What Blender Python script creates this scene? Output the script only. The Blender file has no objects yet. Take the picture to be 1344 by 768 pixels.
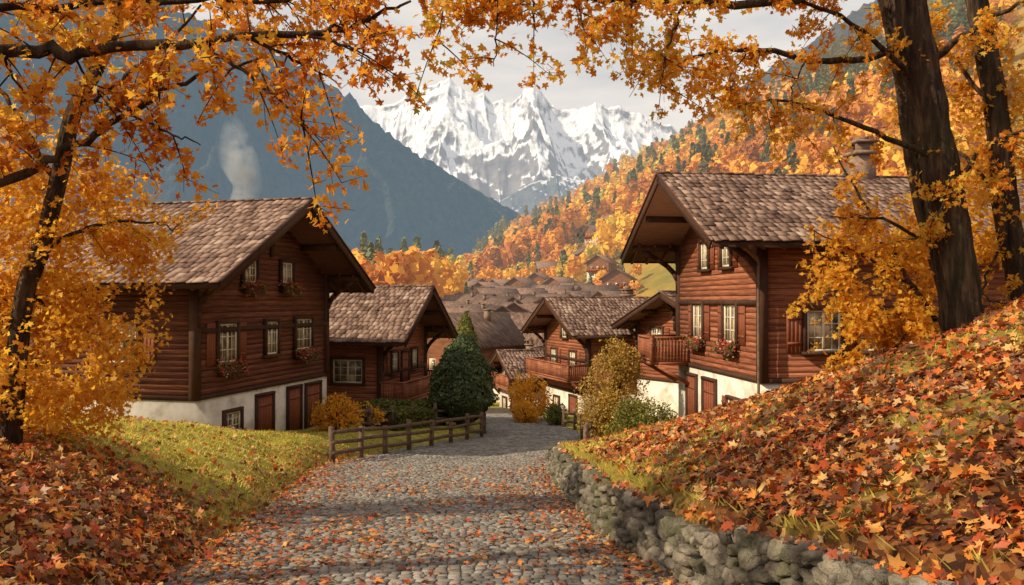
import bpy, bmesh, math, random
import numpy as np
from mathutils import Vector, Matrix
random.seed(7); rng=np.random.default_rng(7)
FX=1050.0
def S(u,v,d):
    """surveyed point: photo bearing / elevation at real distance d (metres) -> world"""
    return ((u-672)/FX*d, d, (395-v)/FX*d)

# ------------------------------------------------------------------ noise
def _hash(ix,iy,iz):
    n=(ix.astype(np.int64)*374761393+iy.astype(np.int64)*668265263+iz.astype(np.int64)*1274126177)&0xffffffff
    n=((n^(n>>13))*1274126177)&0xffffffff
    n=(n^(n>>16))&0xffffffff
    return n/4294967295.0
def vn(x,y,z=0.0):
    x,y,z=np.broadcast_arrays(np.asarray(x,float),np.asarray(y,float),np.asarray(z,float))
    ix,iy,iz=np.floor(x),np.floor(y),np.floor(z)
    fx,fy,fz=x-ix,y-iy,z-iz
    fx=fx*fx*(3-2*fx);fy=fy*fy*(3-2*fy);fz=fz*fz*(3-2*fz)
    r=0
    for a in (0,1):
        for b in (0,1):
            for c in (0,1):
                r=r+_hash(ix+a,iy+b,iz+c)*(fx if a else 1-fx)*(fy if b else 1-fy)*(fz if c else 1-fz)
    return r
def fbm(x,y,z=0.0,o=4):
    r=0;a=.5;t=0
    for i in range(o):
        r=r+a*vn(np.asarray(x)*2**i+17*i,np.asarray(y)*2**i+31*i,np.asarray(z)*2**i+7*i);t+=a;a*=.5
    return r/t
def ridged(x,y,o=5):
    r=0;a=.5;t=0
    for i in range(o):
        n=1-abs(2*vn(np.asarray(x)*2**i+19*i,np.asarray(y)*2**i+37*i)-1)
        r=r+a*n*n;t+=a;a*=.5
    return r/t
def sstep(a,b,x):
    t=np.clip((x-a)/(b-a),0,1);return t*t*(3-2*t)

# ------------------------------------------------------------------ mesh helpers
def link(ob,parent=None):
    bpy.context.scene.collection.objects.link(ob)
    if parent is not None: ob.parent=parent
    return ob
def empty(name,loc=(0,0,0),rz=0):
    e=bpy.data.objects.new(name,None);e.location=loc;e.rotation_euler=(0,0,rz);e.empty_display_size=.3
    return link(e)
def mesh_np(name,V,F,mat,parent=None,tint=None,smooth=False,zone=None):
    V=np.ascontiguousarray(V,dtype=np.float32);F=np.ascontiguousarray(F,dtype=np.int32)
    me=bpy.data.meshes.new(name);m,k=F.shape
    me.vertices.add(len(V));me.vertices.foreach_set('co',V.ravel())
    me.loops.add(m*k);me.loops.foreach_set('vertex_index',F.ravel())
    me.polygons.add(m);me.polygons.foreach_set('loop_start',np.arange(0,m*k,k,dtype=np.int32))
    if smooth: me.polygons.foreach_set('use_smooth',np.ones(m,dtype=bool))
    me.update(calc_edges=True)
    if tint is not None:
        a=me.attributes.new('tint','FLOAT','POINT');a.data.foreach_set('value',np.ascontiguousarray(tint,dtype=np.float32))
    if zone is not None:
        a=me.attributes.new('zone','FLOAT_COLOR','POINT');a.data.foreach_set('color',np.ascontiguousarray(zone,dtype=np.float32).ravel())
    me.materials.append(mat)
    return link(bpy.data.objects.new(name,me),parent)
BS=np.array([[-1,-1,-1],[1,-1,-1],[1,1,-1],[-1,1,-1],[-1,-1,1],[1,-1,1],[1,1,1],[-1,1,1]],float)*.5
BF=np.array([[0,3,2,1],[4,5,6,7],[0,1,5,4],[1,2,6,5],[2,3,7,6],[3,0,4,7]])
I3=np.eye(3)
class Bx:
    def __init__(s): s.c=[];s.s=[];s.R=[]
    def add(s,cx,cy,cz,sx,sy,sz,R=None):
        s.c.append((cx,cy,cz));s.s.append((sx,sy,sz));s.R.append(I3 if R is None else R)
    def beam(s,p,q,w,h):
        p=np.array(p,float);q=np.array(q,float);d=q-p;L=np.linalg.norm(d);d/=L
        up=np.array([0,0,1.]) if abs(d[2])<.95 else np.array([0,1.,0])
        y=np.cross(up,d);y/=np.linalg.norm(y);z=np.cross(d,y)
        s.add(*((p+q)/2),L,w,h,np.stack([d,y,z],1))
    def build(s,name,mat,parent=None):
        if not s.c: return None
        c=np.array(s.c);sz=np.array(s.s);R=np.array(s.R)
        V=np.einsum('nij,nkj->nki',R,BS[None]*sz[:,None])+c[:,None]
        n=len(c);F=(BF[None]+(np.arange(n)*8)[:,None,None]).reshape(-1,4)
        return mesh_np(name,V.reshape(-1,3),F,mat,parent)
def prism_xz(name,poly,y0,y1,mat,parent):
    n=len(poly);V=[(p[0],y0,p[1]) for p in poly]+[(p[0],y1,p[1]) for p in poly]
    F=[list(range(n)),list(range(2*n-1,n-1,-1))]+[[i,n+i,n+(i+1)%n,(i+1)%n] for i in range(n)]
    me=bpy.data.meshes.new(name);me.from_pydata(V,[],F);me.update();me.materials.append(mat)
    return link(bpy.data.objects.new(name,me),parent)
class Tubes:
    def __init__(s): s.V=[];s.F=[];s.n=0
    def add(s,P,r,sides=7,rough=0.0,ridge=0.0):
        P=np.array(P,float);r=np.array(r,float);n=len(P)
        T=np.gradient(P,axis=0);T/=np.linalg.norm(T,axis=1)[:,None]+1e-9
        ref=np.array([0,1.,0.2]);A=np.cross(T,ref);A/=np.linalg.norm(A,axis=1)[:,None]+1e-9;B=np.cross(T,A)
        th=np.linspace(0,2*np.pi,sides,endpoint=False)
        rr=r[:,None]*(1+rough*(rng.random((n,sides))-.5))
        if ridge>0:
            s_=np.concatenate([[0],np.cumsum(np.linalg.norm(np.diff(P,axis=0),axis=1))])
            rr=rr*(1+ridge*(ridged(np.cos(th)[None]*4.2+s_[:,None]*.45,np.sin(th)[None]*4.2+s_[:,None]*.6,3)-.4)+.26*(fbm(np.cos(th)[None]*1.0+s_[:,None]*.6,np.sin(th)[None],s_[:,None]*.5,2)-.5))
        V=P[:,None]+rr[...,None]*(np.cos(th)[None,:,None]*A[:,None]+np.sin(th)[None,:,None]*B[:,None])
        i=np.arange(n-1)[:,None]*sides;j=np.arange(sides)[None];k=(j+1)%sides
        F=np.stack([i+j,i+k,i+sides+k,i+sides+j],-1).reshape(-1,4)+s.n
        s.V.append(V.reshape(-1,3));s.F.append(F);s.n+=n*sides
    def build(s,name,mat,parent=None):
        return mesh_np(name,np.concatenate(s.V),np.concatenate(s.F),mat,parent,smooth=True)
def resample(P,n):
    P=np.array(P,float)
    P=np.vstack([2*P[0]-P[1],P,2*P[-1]-P[-2]]);m=len(P)-3
    out=[]
    for t in np.linspace(0,m-1e-6,n):
        i=int(t);f=t-i;a,b,c,d=P[i:i+4]
        out.append(.5*((2*b)+(c-a)*f+(2*a-5*b+4*c-d)*f*f+(3*b-a-3*c+d)*f**3))
    return np.array(out)
def nrm(a): return a/(np.linalg.norm(a,axis=-1,keepdims=True)+1e-9)

_ring=[(-90,.14),(-60,.26),(-22,.42),(8,.26),(36,.55),(62,.32),(90,.62),(118,.32),(144,.55),(172,.26),(202,.42),(240,.26)]
LV=np.array([[0,0,0]]+[[r*math.cos(math.radians(a)),r*math.sin(math.radians(a)),0] for a,r in _ring])
LV[:,2]=-.45*(LV[:,0]**2+LV[:,1]**2)+.25*abs(LV[:,0])
LF=np.array([[0,1+i,1+(i+1)%12] for i in range(12)])
KV=np.array([[0,-.5,0],[.33,0,-.06],[0,.5,0],[-.33,0,-.06]]);KF=np.array([[0,1,2,3]])
def leafcloud(name,C,size,mat,parent=None,tint=None,up=0.3,shape='maple',curl=1.0,normals=None,nv_=.5):
    C=np.asarray(C,float);n=len(C)
    TV,TF=(LV,LF) if shape=='maple' else (KV,KF)
    base=np.array([0,0,up])[None] if normals is None else normals
    Nn=nrm(rng.normal(size=(n,3))*nv_+base)
    T=nrm(np.cross(Nn,rng.normal(size=(n,3))));B=np.cross(Nn,T)
    sz=np.broadcast_to(size,(n,))[:,None]
    cz=(rng.random((n,1))*2.6-.6)*curl
    asp=.75+.35*rng.random((n,1))
    k=len(TV)
    jit=1+.22*(rng.random((n,k))-.5)
    V=C[:,None]+(sz*asp*jit)[...,None]*TV[None,:,0:1]*T[:,None]+(sz*jit)[...,None]*TV[None,:,1:2]*B[:,None]+(sz*cz)[...,None]*TV[None,:,2:3]*Nn[:,None]
    F=(TF[None]+(np.arange(n)*k)[:,None,None]).reshape(-1,TF.shape[1])
    if tint is None: tint=rng.random(n)
    return mesh_np(name,V.reshape(-1,3),F,mat,parent,tint=np.repeat(tint,k))

# ------------------------------------------------------------------ materials
def nn(nt,t,**k):
    n=nt.nodes.new(t)
    for a,b in k.items(): setattr(n,a,b)
    return n
def setup(name):
    m=bpy.data.materials.new(name);m.use_nodes=True;nt=m.node_tree
    try: m.cycles.emission_sampling='NONE'
    except Exception as e: print(e)
    return m,nt,nt.nodes['Principled BSDF'],nt.nodes['Material Output']
def ramp(nt,cols):
    r=nn(nt,'ShaderNodeValToRGB');e=r.color_ramp.elements
    while len(e)<len(cols): e.new(.5)
    for i,(p,c) in enumerate(cols): e[i].position=p;e[i].color=(*c,1)
    return r
def mth(nt,op,a,b=None,clamp=False):
    n=nn(nt,'ShaderNodeMath',operation=op,use_clamp=clamp)
    for i,x in enumerate((a,b)):
        if x is None: continue
        if isinstance(x,(int,float)): n.inputs[i].default_value=x
        else: nt.links.new(x,n.inputs[i])
    return n.outputs[0]
def mixc(nt,f,a,b,bt='MIX'):
    n=nn(nt,'ShaderNodeMix',data_type='RGBA',blend_type=bt)
    for s,x in ((n.inputs[0],f),(n.inputs[6],a),(n.inputs[7],b)):
        if isinstance(x,(int,float)): s.default_value=x
        elif isinstance(x,tuple): s.default_value=(*x,1)
        else: nt.links.new(x,s)
    return n.outputs[2]
def noise(nt,vec,scale,detail=5,rough=.6):
    n=nn(nt,'ShaderNodeTexNoise');n.inputs['Scale'].default_value=scale;n.inputs['Detail'].default_value=detail;n.inputs['Roughness'].default_value=rough
    if vec is not None: nt.links.new(vec,n.inputs['Vector'])
    return n.outputs['Fac']
def bump(nt,bs,h,strength,dist=.02):
    b=nn(nt,'ShaderNodeBump');b.inputs['Strength'].default_value=strength;b.inputs['Distance'].default_value=dist
    nt.links.new(h,b.inputs['Height']);nt.links.new(b.outputs[0],bs.inputs['Normal'])
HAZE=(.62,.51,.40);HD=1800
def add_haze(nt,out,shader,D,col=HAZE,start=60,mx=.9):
    """painted aerial perspective: emission mixed into the surface, growing with distance up the valley"""
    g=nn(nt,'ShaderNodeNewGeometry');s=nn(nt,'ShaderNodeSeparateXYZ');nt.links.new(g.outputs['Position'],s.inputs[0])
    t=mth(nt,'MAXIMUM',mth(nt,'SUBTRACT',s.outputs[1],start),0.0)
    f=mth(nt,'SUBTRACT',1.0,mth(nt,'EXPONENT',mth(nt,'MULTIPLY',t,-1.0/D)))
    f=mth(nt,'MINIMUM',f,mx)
    e=nn(nt,'ShaderNodeEmission');e.inputs[0].default_value=(*col,1)  # painted haze: the surface itself glows in the haze colour
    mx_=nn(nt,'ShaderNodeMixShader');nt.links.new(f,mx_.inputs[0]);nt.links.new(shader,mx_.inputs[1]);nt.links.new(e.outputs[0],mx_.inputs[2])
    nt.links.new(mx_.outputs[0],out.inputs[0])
def pmat(name,cols,scale=4,stretch=(1,1,1),rough=.8,bmp=.3,bscale=None,island=0.0,haze=None,spec=.25,bdist=.02,moss=0.0,contrast=1.8):
    m,nt,bs,out=setup(name)
    tc=nn(nt,'ShaderNodeTexCoord');mp=nn(nt,'ShaderNodeMapping');mp.inputs['Scale'].default_value=stretch
    nt.links.new(tc.outputs['Object'],mp.inputs[0]);v=mp.outputs[0]
    f=noise(nt,v,scale,5,.65)
    f2=mth(nt,'ADD',mth(nt,'MULTIPLY',mth(nt,'SUBTRACT',f,.5),contrast),.5)
    if island>0:
        g=nn(nt,'ShaderNodeNewGeometry')
        f2=mth(nt,'ADD',mth(nt,'MULTIPLY',f2,1-island),mth(nt,'MULTIPLY',g.outputs['Random Per Island'],island),clamp=True)
    r=ramp(nt,cols);nt.links.new(f2,r.inputs[0]);c=r.outputs[0]
    if moss>0:
        mf=mth(nt,'MULTIPLY',mth(nt,'SUBTRACT',noise(nt,tc.outputs['Object'],1.3,5,.7),.47),7.0,clamp=True)
        c=mixc(nt,mth(nt,'MULTIPLY',mf,moss),c,(.075,.08,.022))
    nt.links.new(c,bs.inputs['Base Color'])
    bs.inputs['Roughness'].default_value=rough;bs.inputs['Specular IOR Level'].default_value=spec
    if bmp: bump(nt,bs,noise(nt,v,bscale or scale*4,4,.7),bmp,bdist)
    if haze: add_haze(nt,out,bs.outputs[0],haze)
    return m
def leafmat(name,cols,trans=.4,haze=None,rough=.55,mott=.45):
    m,nt,bs,out=setup(name)
    a=nn(nt,'ShaderNodeAttribute',attribute_name='tint');r=ramp(nt,cols);nt.links.new(a.outputs['Fac'],r.inputs[0])
    if haze is None and mott>.15:
        tc=nn(nt,'ShaderNodeTexCoord')
        c=mixc(nt,mth(nt,'MULTIPLY',noise(nt,tc.outputs['Object'],18,2),mott),r.outputs[0],(.16,.045,.012))
    else: c=r.outputs[0]
    nt.links.new(c,bs.inputs['Base Color']);bs.inputs['Roughness'].default_value=rough;bs.inputs['Specular IOR Level'].default_value=.3
    res=bs.outputs[0]
    if trans>0:
        tr=nn(nt,'ShaderNodeBsdfTranslucent');nt.links.new(r.outputs[0],tr.inputs[0])
        mx=nn(nt,'ShaderNodeMixShader');mx.inputs[0].default_value=trans
        nt.links.new(bs.outputs[0],mx.inputs[1]);nt.links.new(tr.outputs[0],mx.inputs[2]);nt.links.new(mx.outputs[0],out.inputs[0]);res=mx.outputs[0]
    if haze: add_haze(nt,out,res,haze)
    return m
RED=[(0,(.07,.028,.015)),(.18,(.22,.06,.022)),(.34,(.46,.07,.018)),(.52,(.66,.16,.022)),(.70,(.74,.30,.05)),(.84,(.74,.45,.14)),(.92,(.50,.32,.17)),(1,(.20,.10,.05))]
ORA=[(0,(.26,.05,.01)),(.22,(.58,.15,.016)),(.5,(.82,.34,.03)),(.8,(.90,.55,.06)),(1,(.50,.48,.08))]
YEL=[(0,(.34,.13,.018)),(.3,(.70,.30,.025)),(.6,(.88,.49,.045)),(.85,(.92,.65,.09)),(1,(.48,.48,.09))]
FOR=[(0,(.22,.07,.018)),(.2,(.55,.17,.025)),(.45,(.78,.32,.035)),(.7,(.90,.50,.05)),(.92,(.85,.60,.09)),(1,(.34,.34,.06))]
GRN=[(0,(.018,.03,.012)),(.6,(.05,.075,.022)),(1,(.10,.13,.035))]
GRA=[(0,(.26,.24,.04)),(.5,(.62,.52,.085)),(1,(.88,.72,.18))]
M_fall=leafmat('fallen_leaf',RED,.15,rough=.5,mott=.42)
M_ora=leafmat('orange_leaf',ORA,.58,mott=.25)
M_yel=leafmat('yellow_leaf',YEL,.58,mott=.25)
M_grass=leafmat('grass_blade',GRA,.45,mott=.1)
M_green=leafmat('evergreen_leaf',[(0,(.022,.035,.014)),(.6,(.07,.095,.028)),(1,(.14,.16,.045))],.15,mott=.1)
M_hedge=leafmat('hedge_leaf',[(0,(.05,.06,.014)),(.6,(.16,.16,.03)),(1,(.34,.28,.05))],.3,mott=.1)
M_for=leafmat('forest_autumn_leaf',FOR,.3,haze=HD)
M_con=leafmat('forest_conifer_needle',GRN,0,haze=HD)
M_bark=pmat('bark',[(0,(.010,.006,.005)),(.5,(.050,.028,.017)),(1,(.16,.095,.055))],5,(1.6,1.6,.25),.95,1.0,9,bdist=.10,moss=.18,contrast=2.6)
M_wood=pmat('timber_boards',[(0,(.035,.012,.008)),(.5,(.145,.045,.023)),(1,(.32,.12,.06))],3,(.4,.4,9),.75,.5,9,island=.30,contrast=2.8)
M_wood2=pmat('sunlit_timber_boards',[(0,(.075,.024,.013)),(.5,(.27,.085,.040)),(1,(.48,.20,.10))],3,(.4,.4,9),.75,.5,9,island=.30,contrast=2.8)  # brighter copy of timber_boards, sunlight put into the colour
M_dark=pmat('dark_beam',[(0,(.022,.010,.007)),(1,(.10,.04,.02))],4,(1,1,1),.75,.4,12,island=.3)
M_soffit=pmat('soffit_boards',[(0,(.07,.025,.012)),(1,(.20,.075,.034))],4,(4,.5,1),.8,.3,island=.3)
M_shut=pmat('shutter_wood',[(0,(.13,.032,.015)),(1,(.30,.09,.04))],5,(1,1,3),.6,.3,island=.3)
M_shin=pmat('roof_shingle',[(0,(.04,.021,.015)),(.35,(.145,.082,.058)),(.7,(.28,.175,.128)),(1,(.46,.33,.25))],1.3,(1,1,1),.85,.5,18,island=.5,contrast=2.4)
M_plas=pmat('plaster',[(0,(.40,.32,.24)),(.5,(.66,.59,.49)),(1,(.76,.70,.61))],1.2,(1,1,1),.9,.2,25,contrast=2.6)
M_frame=pmat('window_frame_paint',[(0,(.55,.45,.32)),(1,(.78,.68,.52))],6,(1,1,1),.6,.1)
M_stone=pmat('dry_stone',[(0,(.03,.026,.022)),(.4,(.14,.118,.09)),(.75,(.32,.27,.205)),(1,(.46,.40,.31))],6,(1,1,1),.95,1.0,16,island=.4,bdist=.06,moss=.6)
M_cob=pmat('cobblestone',[(0,(.065,.055,.045)),(.5,(.20,.175,.145)),(1,(.38,.33,.275))],1.5,(1,1,1),.75,.5,30,island=.55,spec=.35)
M_fence=pmat('weathered_fence_wood',[(0,(.06,.035,.022)),(1,(.24,.15,.10))],5,(1,1,1),.85,.5)
M_chim=pmat('chimney_stone',[(0,(.11,.065,.045)),(1,(.34,.23,.17))],3,(1,1,2),.9,.5)
M_flower=leafmat('flower_petal',[(0,(.55,.02,.03)),(.6,(.75,.07,.06)),(1,(.8,.35,.3))],.3,mott=0.)
M_glass,nt,bs,out=setup('window_glass')
tc=nn(nt,'ShaderNodeTexCoord');r=ramp(nt,[(.35,(.05,.045,.038)),(.5,(.22,.17,.10)),(.62,(.6,.48,.3))])  # pale blotches paint reflections into the pane colour
nt.links.new(noise(nt,tc.outputs['Object'],1.6,2),r.inputs[0]);nt.links.new(r.outputs[0],bs.inputs['Base Color'])
bs.inputs['Roughness'].default_value=.12
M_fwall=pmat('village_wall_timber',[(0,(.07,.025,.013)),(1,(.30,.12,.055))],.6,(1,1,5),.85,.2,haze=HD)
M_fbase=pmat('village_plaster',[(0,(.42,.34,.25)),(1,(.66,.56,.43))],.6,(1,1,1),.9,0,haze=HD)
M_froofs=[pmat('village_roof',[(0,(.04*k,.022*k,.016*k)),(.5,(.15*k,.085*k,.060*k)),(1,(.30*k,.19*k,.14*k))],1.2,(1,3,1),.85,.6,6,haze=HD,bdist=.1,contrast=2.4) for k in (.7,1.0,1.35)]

M_ground,nt,bs,out=setup('ground')
at=nn(nt,'ShaderNodeAttribute',attribute_name='zone');sp=nn(nt,'ShaderNodeSeparateColor');nt.links.new(at.outputs['Color'],sp.inputs[0])
tc=nn(nt,'ShaderNodeTexCoord');ob=tc.outputs['Object']
vo=nn(nt,'ShaderNodeTexVoronoi');vo.inputs['Scale'].default_value=16;nt.links.new(ob,vo.inputs['Vector'])
svo=nn(nt,'ShaderNodeSeparateColor');nt.links.new(vo.outputs['Color'],svo.inputs[0])
lit=ramp(nt,[(0,(.03,.014,.008)),(.4,(.10,.034,.013)),(.8,(.20,.07,.02)),(1,(.24,.13,.05))]);nt.links.new(svo.outputs[0],lit.inputs[0])
gr=ramp(nt,[(.25,(.11,.095,.022)),(.5,(.31,.265,.045)),(.75,(.48,.41,.08))]);nt.links.new(noise(nt,ob,2.5,6,.7),gr.inputs[0])
far=ramp(nt,[(.35,(.16,.14,.03)),(.5,(.32,.2,.04)),(.65,(.42,.17,.03))]);nt.links.new(noise(nt,ob,.03,6,.7),far.inputs[0])
c=mixc(nt,sp.outputs[0],gr.outputs[0],lit.outputs[0])
c=mixc(nt,sp.outputs[1],c,far.outputs[0])
pth=ramp(nt,[(.3,(.05,.04,.03)),(.7,(.13,.105,.08))]);nt.links.new(noise(nt,ob,3,5),pth.inputs[0])
c=mixc(nt,sp.outputs[2],c,pth.outputs[0])
nt.links.new(c,bs.inputs['Base Color']);bs.inputs['Roughness'].default_value=.95;bs.inputs['Specular IOR Level'].default_value=.1
bump(nt,bs,noise(nt,ob,14,4,.7),.7,.05)
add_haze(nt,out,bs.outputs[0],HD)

# ------------------------------------------------------------------ terrain
Y1=[0,4,6,8.2,11.4,17,21,24.5,30,35,46,54,60]
XL=[-3.3,-3.3,-3.35,-3.45,-3.9,-4.6,-5.2,-5.5,-3.5,-1.5,-1.3,-1.9,-3]
XR=[4.2,3.2,2.45,1.8,1.28,1.07,1.0,1.5,2.5,3.1,1.9,.9,0]
def xl(y): return np.interp(y,Y1,XL)
def xr(y): return np.interp(y,Y1,XR)
def zp(y): return np.interp(y,[-20,0,8.2,11.4,17,25,35,46,60,80,120,160,200,300,500,1500,14000],
        [-1.0,-1.85,-2.91,-3.3,-4.0,-5.0,-5.9,-6.8,-8,-9.5,-10,-8.5,-6,0,4,15,60])
def H(x,y):
    x=np.asarray(x,float);y=np.asarray(y,float)
    z=zp(y)
    near=1-sstep(55,110,y)
    dl=np.maximum(xl(y)-x,0)
    A=np.interp(y,[0,12,20,23,27,40,60],[1.75,1.8,1.6,1.25,.65,.35,.05])
    zl=A*np.tanh(.50*dl/A)*sstep(0,.6,dl)+.04*np.maximum(dl-5,0)
    dr=np.maximum(x-xr(y),0)
    s=np.interp(y,[0,12,15,18,22,26,45],[.42,.41,.36,.27,.11,.05,.03])
    wl=.66*(1-sstep(21.2,24,y))
    zr=wl*sstep(.16,.32,dr)+s*(np.minimum(dr,8)+.2*np.maximum(dr-8,0))
    und=.14*(fbm(x*.7,y*.7,3,3)-.5)*2*sstep(.3,1.5,np.maximum(dl,dr))
    und+=.07*(fbm(x*3,y*3,9,2)-.5)*sstep(.3,1.0,np.maximum(dl,dr))
    z=z+(zl+zr+und)*near
    farm=sstep(60,140,y)
    w=np.interp(y,[0,120,200,300,350,500,800],[140,100,72,44,36,16,0])
    q=x+.09*y-w
    hill=.55*(np.sqrt(q*q+120)+q)/2
    hill=np.where(hill>450,450+(hill-450)*.3,hill)
    fade=1-sstep(1350,1900,y)
    hill=hill*fade
    q2=-x-40-.12*y
    hl=.22*(np.sqrt(q2*q2+200)+q2)/2*fade
    bumps=(fbm(x*.008,y*.008,1,4)-.5)*40*sstep(350,700,y)*sstep(5,60,q)*fade
    return z+farm*(hill+hl)+bumps
def grade(fine0,fine1,st,g,lim0,lim1):
    a=list(np.arange(fine0,fine1,st));s=st;x=a[-1]
    while x<lim1: s*=g;x+=s;a.append(x)
    if lim0<fine0:
        s=st;x=fine0;b=[]
        while x>lim0: s*=g;x-=s;b.append(x)
        a=b[::-1]+a
    return np.array(a)
gx=grade(-9,10,.13,1.055,-9000,9000);gy=grade(1.5,26,.16,1.04,-60,14000)
X,Y=np.meshgrid(gx,gy);Z=H(X,Y)
def litter(x,y):
    dl=xl(y)-x;dr=x-xr(y)
    left=sstep(14.0,9.5,y+(.25*(x+6))+1.8*(fbm(x*.6,y*.6,5,2)-.5)*2)
    left=np.maximum(left,.06+.5*np.exp(-np.maximum(dl,0)/.5))
    rgt=np.clip(1.15-sstep(12,20,y-1.1*(dr-1.5))*.90,0,1)*np.maximum(.7+.3*sstep(.2,1.0,dr),sstep(11,8,y))
    rgt=rgt*np.maximum(.55+.45*sstep(.35,.5,fbm(x*.9,y*.9,12,2)),sstep(9,6,y))
    e=np.minimum(-dl,-dr)
    pathd=np.exp(-np.maximum(e,0)/.55)*np.interp(y,[0,12,22,30],[1,.9,.45,.15])+.12*sstep(28,6,y)+.22*sstep(.54,.70,fbm(x*.8,y*.8,8,2))*sstep(26,14,y)
    return np.clip(np.where(dl>0,left,np.where(dr>0,rgt,pathd)),0,1)
dlm=xl(Y)-X;drm=X-xr(Y)
onpath=((dlm<0.05)&(drm<0.1)&(Y<60)).astype(float)
zone=np.zeros(X.shape+(4,));zone[...,0]=litter(X,Y)*(Y<30);zone[...,1]=sstep(60,110,Y);zone[...,2]=onpath;zone[...,3]=1
ny,nx=X.shape;i=np.arange(ny-1)[:,None]*nx;j=np.arange(nx-1)[None]
F=np.stack([i+j,i+j+1,i+nx+j+1,i+nx+j],-1).reshape(-1,4)
mesh_np('ground',np.stack([X,Y,Z],-1).reshape(-1,3),F,M_ground,smooth=True,zone=zone.reshape(-1,4))

# ------------------------------------------------------------------ cobbled path
C=[];SZ=[]
y=2.5;row=0
while y<52:
    st=.115 if y<28 else .16
    a,b=float(xl(y))-.25,float(xr(y))+.1
    x=a-(row%2)*st*.55
    while x<b:
        w=st*random.uniform(.8,1.5)
        C.append((x+w/2,y+.06*math.sin(x*1.3)+random.uniform(-.009,.009)));SZ.append((w-.011,st-.011))
        x+=w
    y+=st;row+=1
C=np.array(C);SZ=np.array(SZ);n=len(C)
q=np.array([[-1,-1],[1,-1],[1,1],[-1,1]])*.5
lv=[(1.0,-.04),(.97,.002),(.76,.014)]
ang=rng.normal(size=n)*.07;ca,sa=np.cos(ang),np.sin(ang)
VV=[]
hh=rng.normal(size=n)*.005
for f_,z_ in lv:
    lx=q[None,:,0]*SZ[:,0:1]*f_*(1+.14*(rng.random((n,4))-.5));ly=q[None,:,1]*SZ[:,1:2]*f_*(1+.14*(rng.random((n,4))-.5))
    xx=C[:,0:1]+lx*ca[:,None]-ly*sa[:,None];yy=C[:,1:2]+lx*sa[:,None]+ly*ca[:,None]
    VV.append(np.stack([xx,yy,zp(yy)+z_+hh[:,None]],-1))
V=np.concatenate(VV,1)
tf=[[8,9,10,11]]
for l in (0,4):
    for k in range(4): tf.append([l+k,l+(k+1)%4,l+4+(k+1)%4,l+4+k])
F=(np.array(tf)[None]+(np.arange(n)*12)[:,None,None]).reshape(-1,4)
mesh_np('cobblestone_path',V.reshape(-1,3),F,M_cob,smooth=True)

# ------------------------------------------------------------------ dry stone wall
bm=bmesh.new();bmesh.ops.create_icosphere(bm,subdivisions=3,radius=1);RV=np.array([v.co[:] for v in bm.verts]);RF=np.array([[v.index for v in f.verts] for f in bm.faces]);bm.free()
def rock(c,s,yaw):
    v=np.sign(RV)*np.abs(RV)**.62
    o=rng.random(3)*50
    v=v*(1+.6*(fbm(RV[:,0]*1.3+o[0],RV[:,1]*1.3+o[1],RV[:,2]*1.3+o[2],4)-.5)[:,None]*2)
    t=rng.normal()*.18;v=v*np.array(s)*.54
    v=np.stack([v[:,0],v[:,1]*math.cos(t)-v[:,2]*math.sin(t),v[:,1]*math.sin(t)+v[:,2]*math.cos(t)],-1)
    a,b=math.cos(yaw),math.sin(yaw)
    return np.stack([v[:,0]*a-v[:,1]*b+c[0],v[:,0]*b+v[:,1]*a+c[1],v[:,2]+c[2]],-1)
RVs=[]
for course in range(6):
    y=1.5+random.random()*.3
    while y<22.0:
        L=random.choice([random.uniform(.09,.18),random.uniform(.16,.34)]);h=random.uniform(.09,.18)
        yc=y+L/2;dx=(float(xr(yc+.2))-float(xr(yc-.2)))/.4
        cut=.5+.5*float(vn(yc*1.1,3.3))
        if course==5 and cut<.72: y+=L;continue
        RVs.append(rock((float(xr(yc))+.08+course*.022+random.uniform(-.05,.05),yc,float(zp(yc))+.04+course*.112+random.uniform(-.03,.03)),(random.uniform(.22,.32),L*1.05,h),-math.atan(dx)+random.uniform(-.18,.18)))
        y+=L*.97
for course in range(6):
    for k in range(10):
        RVs.append(rock((1.12+k*.24+random.uniform(-.04,.04),22.1+k*.06,float(zp(22.2))+.03+course*.11),(.28,.28,.14),random.uniform(-.2,.2)))
n=len(RVs);k=len(RV)
mesh_np('dry_stone_wall',np.concatenate(RVs),(RF[None]+(np.arange(n)*k)[:,None,None]).reshape(-1,3),M_stone,smooth=False)

# ------------------------------------------------------------------ fallen leaves + grass
N=190000
px=rng.uniform(-17,18,N);py=2.4+24*rng.random(N)**1.15
ok=(abs(px)<.70*py+1.2)&(rng.random(N)<litter(px,py)*1.0)
px,py=px[ok],py[ok]
onp=(px>xl(py))&(px<xr(py)+.02)
onw=(px>=xr(py)+.02)&(px<xr(py)+.36)&(py<22)
hz=H(px,py)
pz=np.where(onp,zp(py)+.03,hz)+.010+.07*rng.random(len(px))*(~onp)
pz=np.where(onw,zp(py)+.68+.05*rng.random(len(px)),pz)
keep=~onw|(rng.random(len(px))<.45)
px,py,pz,onp=px[keep],py[keep],pz[keep],onp[keep]
e=.1;nx_=-(H(px+e,py)-H(px-e,py))/(2*e);ny_=-(H(px,py+e)-H(px,py-e))/(2*e)
nrml=nrm(np.stack([np.clip(nx_,-.6,.6),ny_,np.ones_like(nx_)],-1))*np.where(onp,2.0,.8)[:,None]
tn=np.clip(.55*fbm(px*.6,py*.6,4,3)+.98*rng.random(len(px))-.22,0,1)
leafcloud('fallen_leaves',np.stack([px,py,pz],-1),(.06+.115*rng.random(len(px))**1.7)*np.where(onp,.85,1),M_fall,tint=tn,normals=nrml,curl=1.7)
print('fallen',len(px))
N=430000
gxp=rng.uniform(-19,16,N);gyp=3.5+25.5*rng.random(N)
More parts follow.
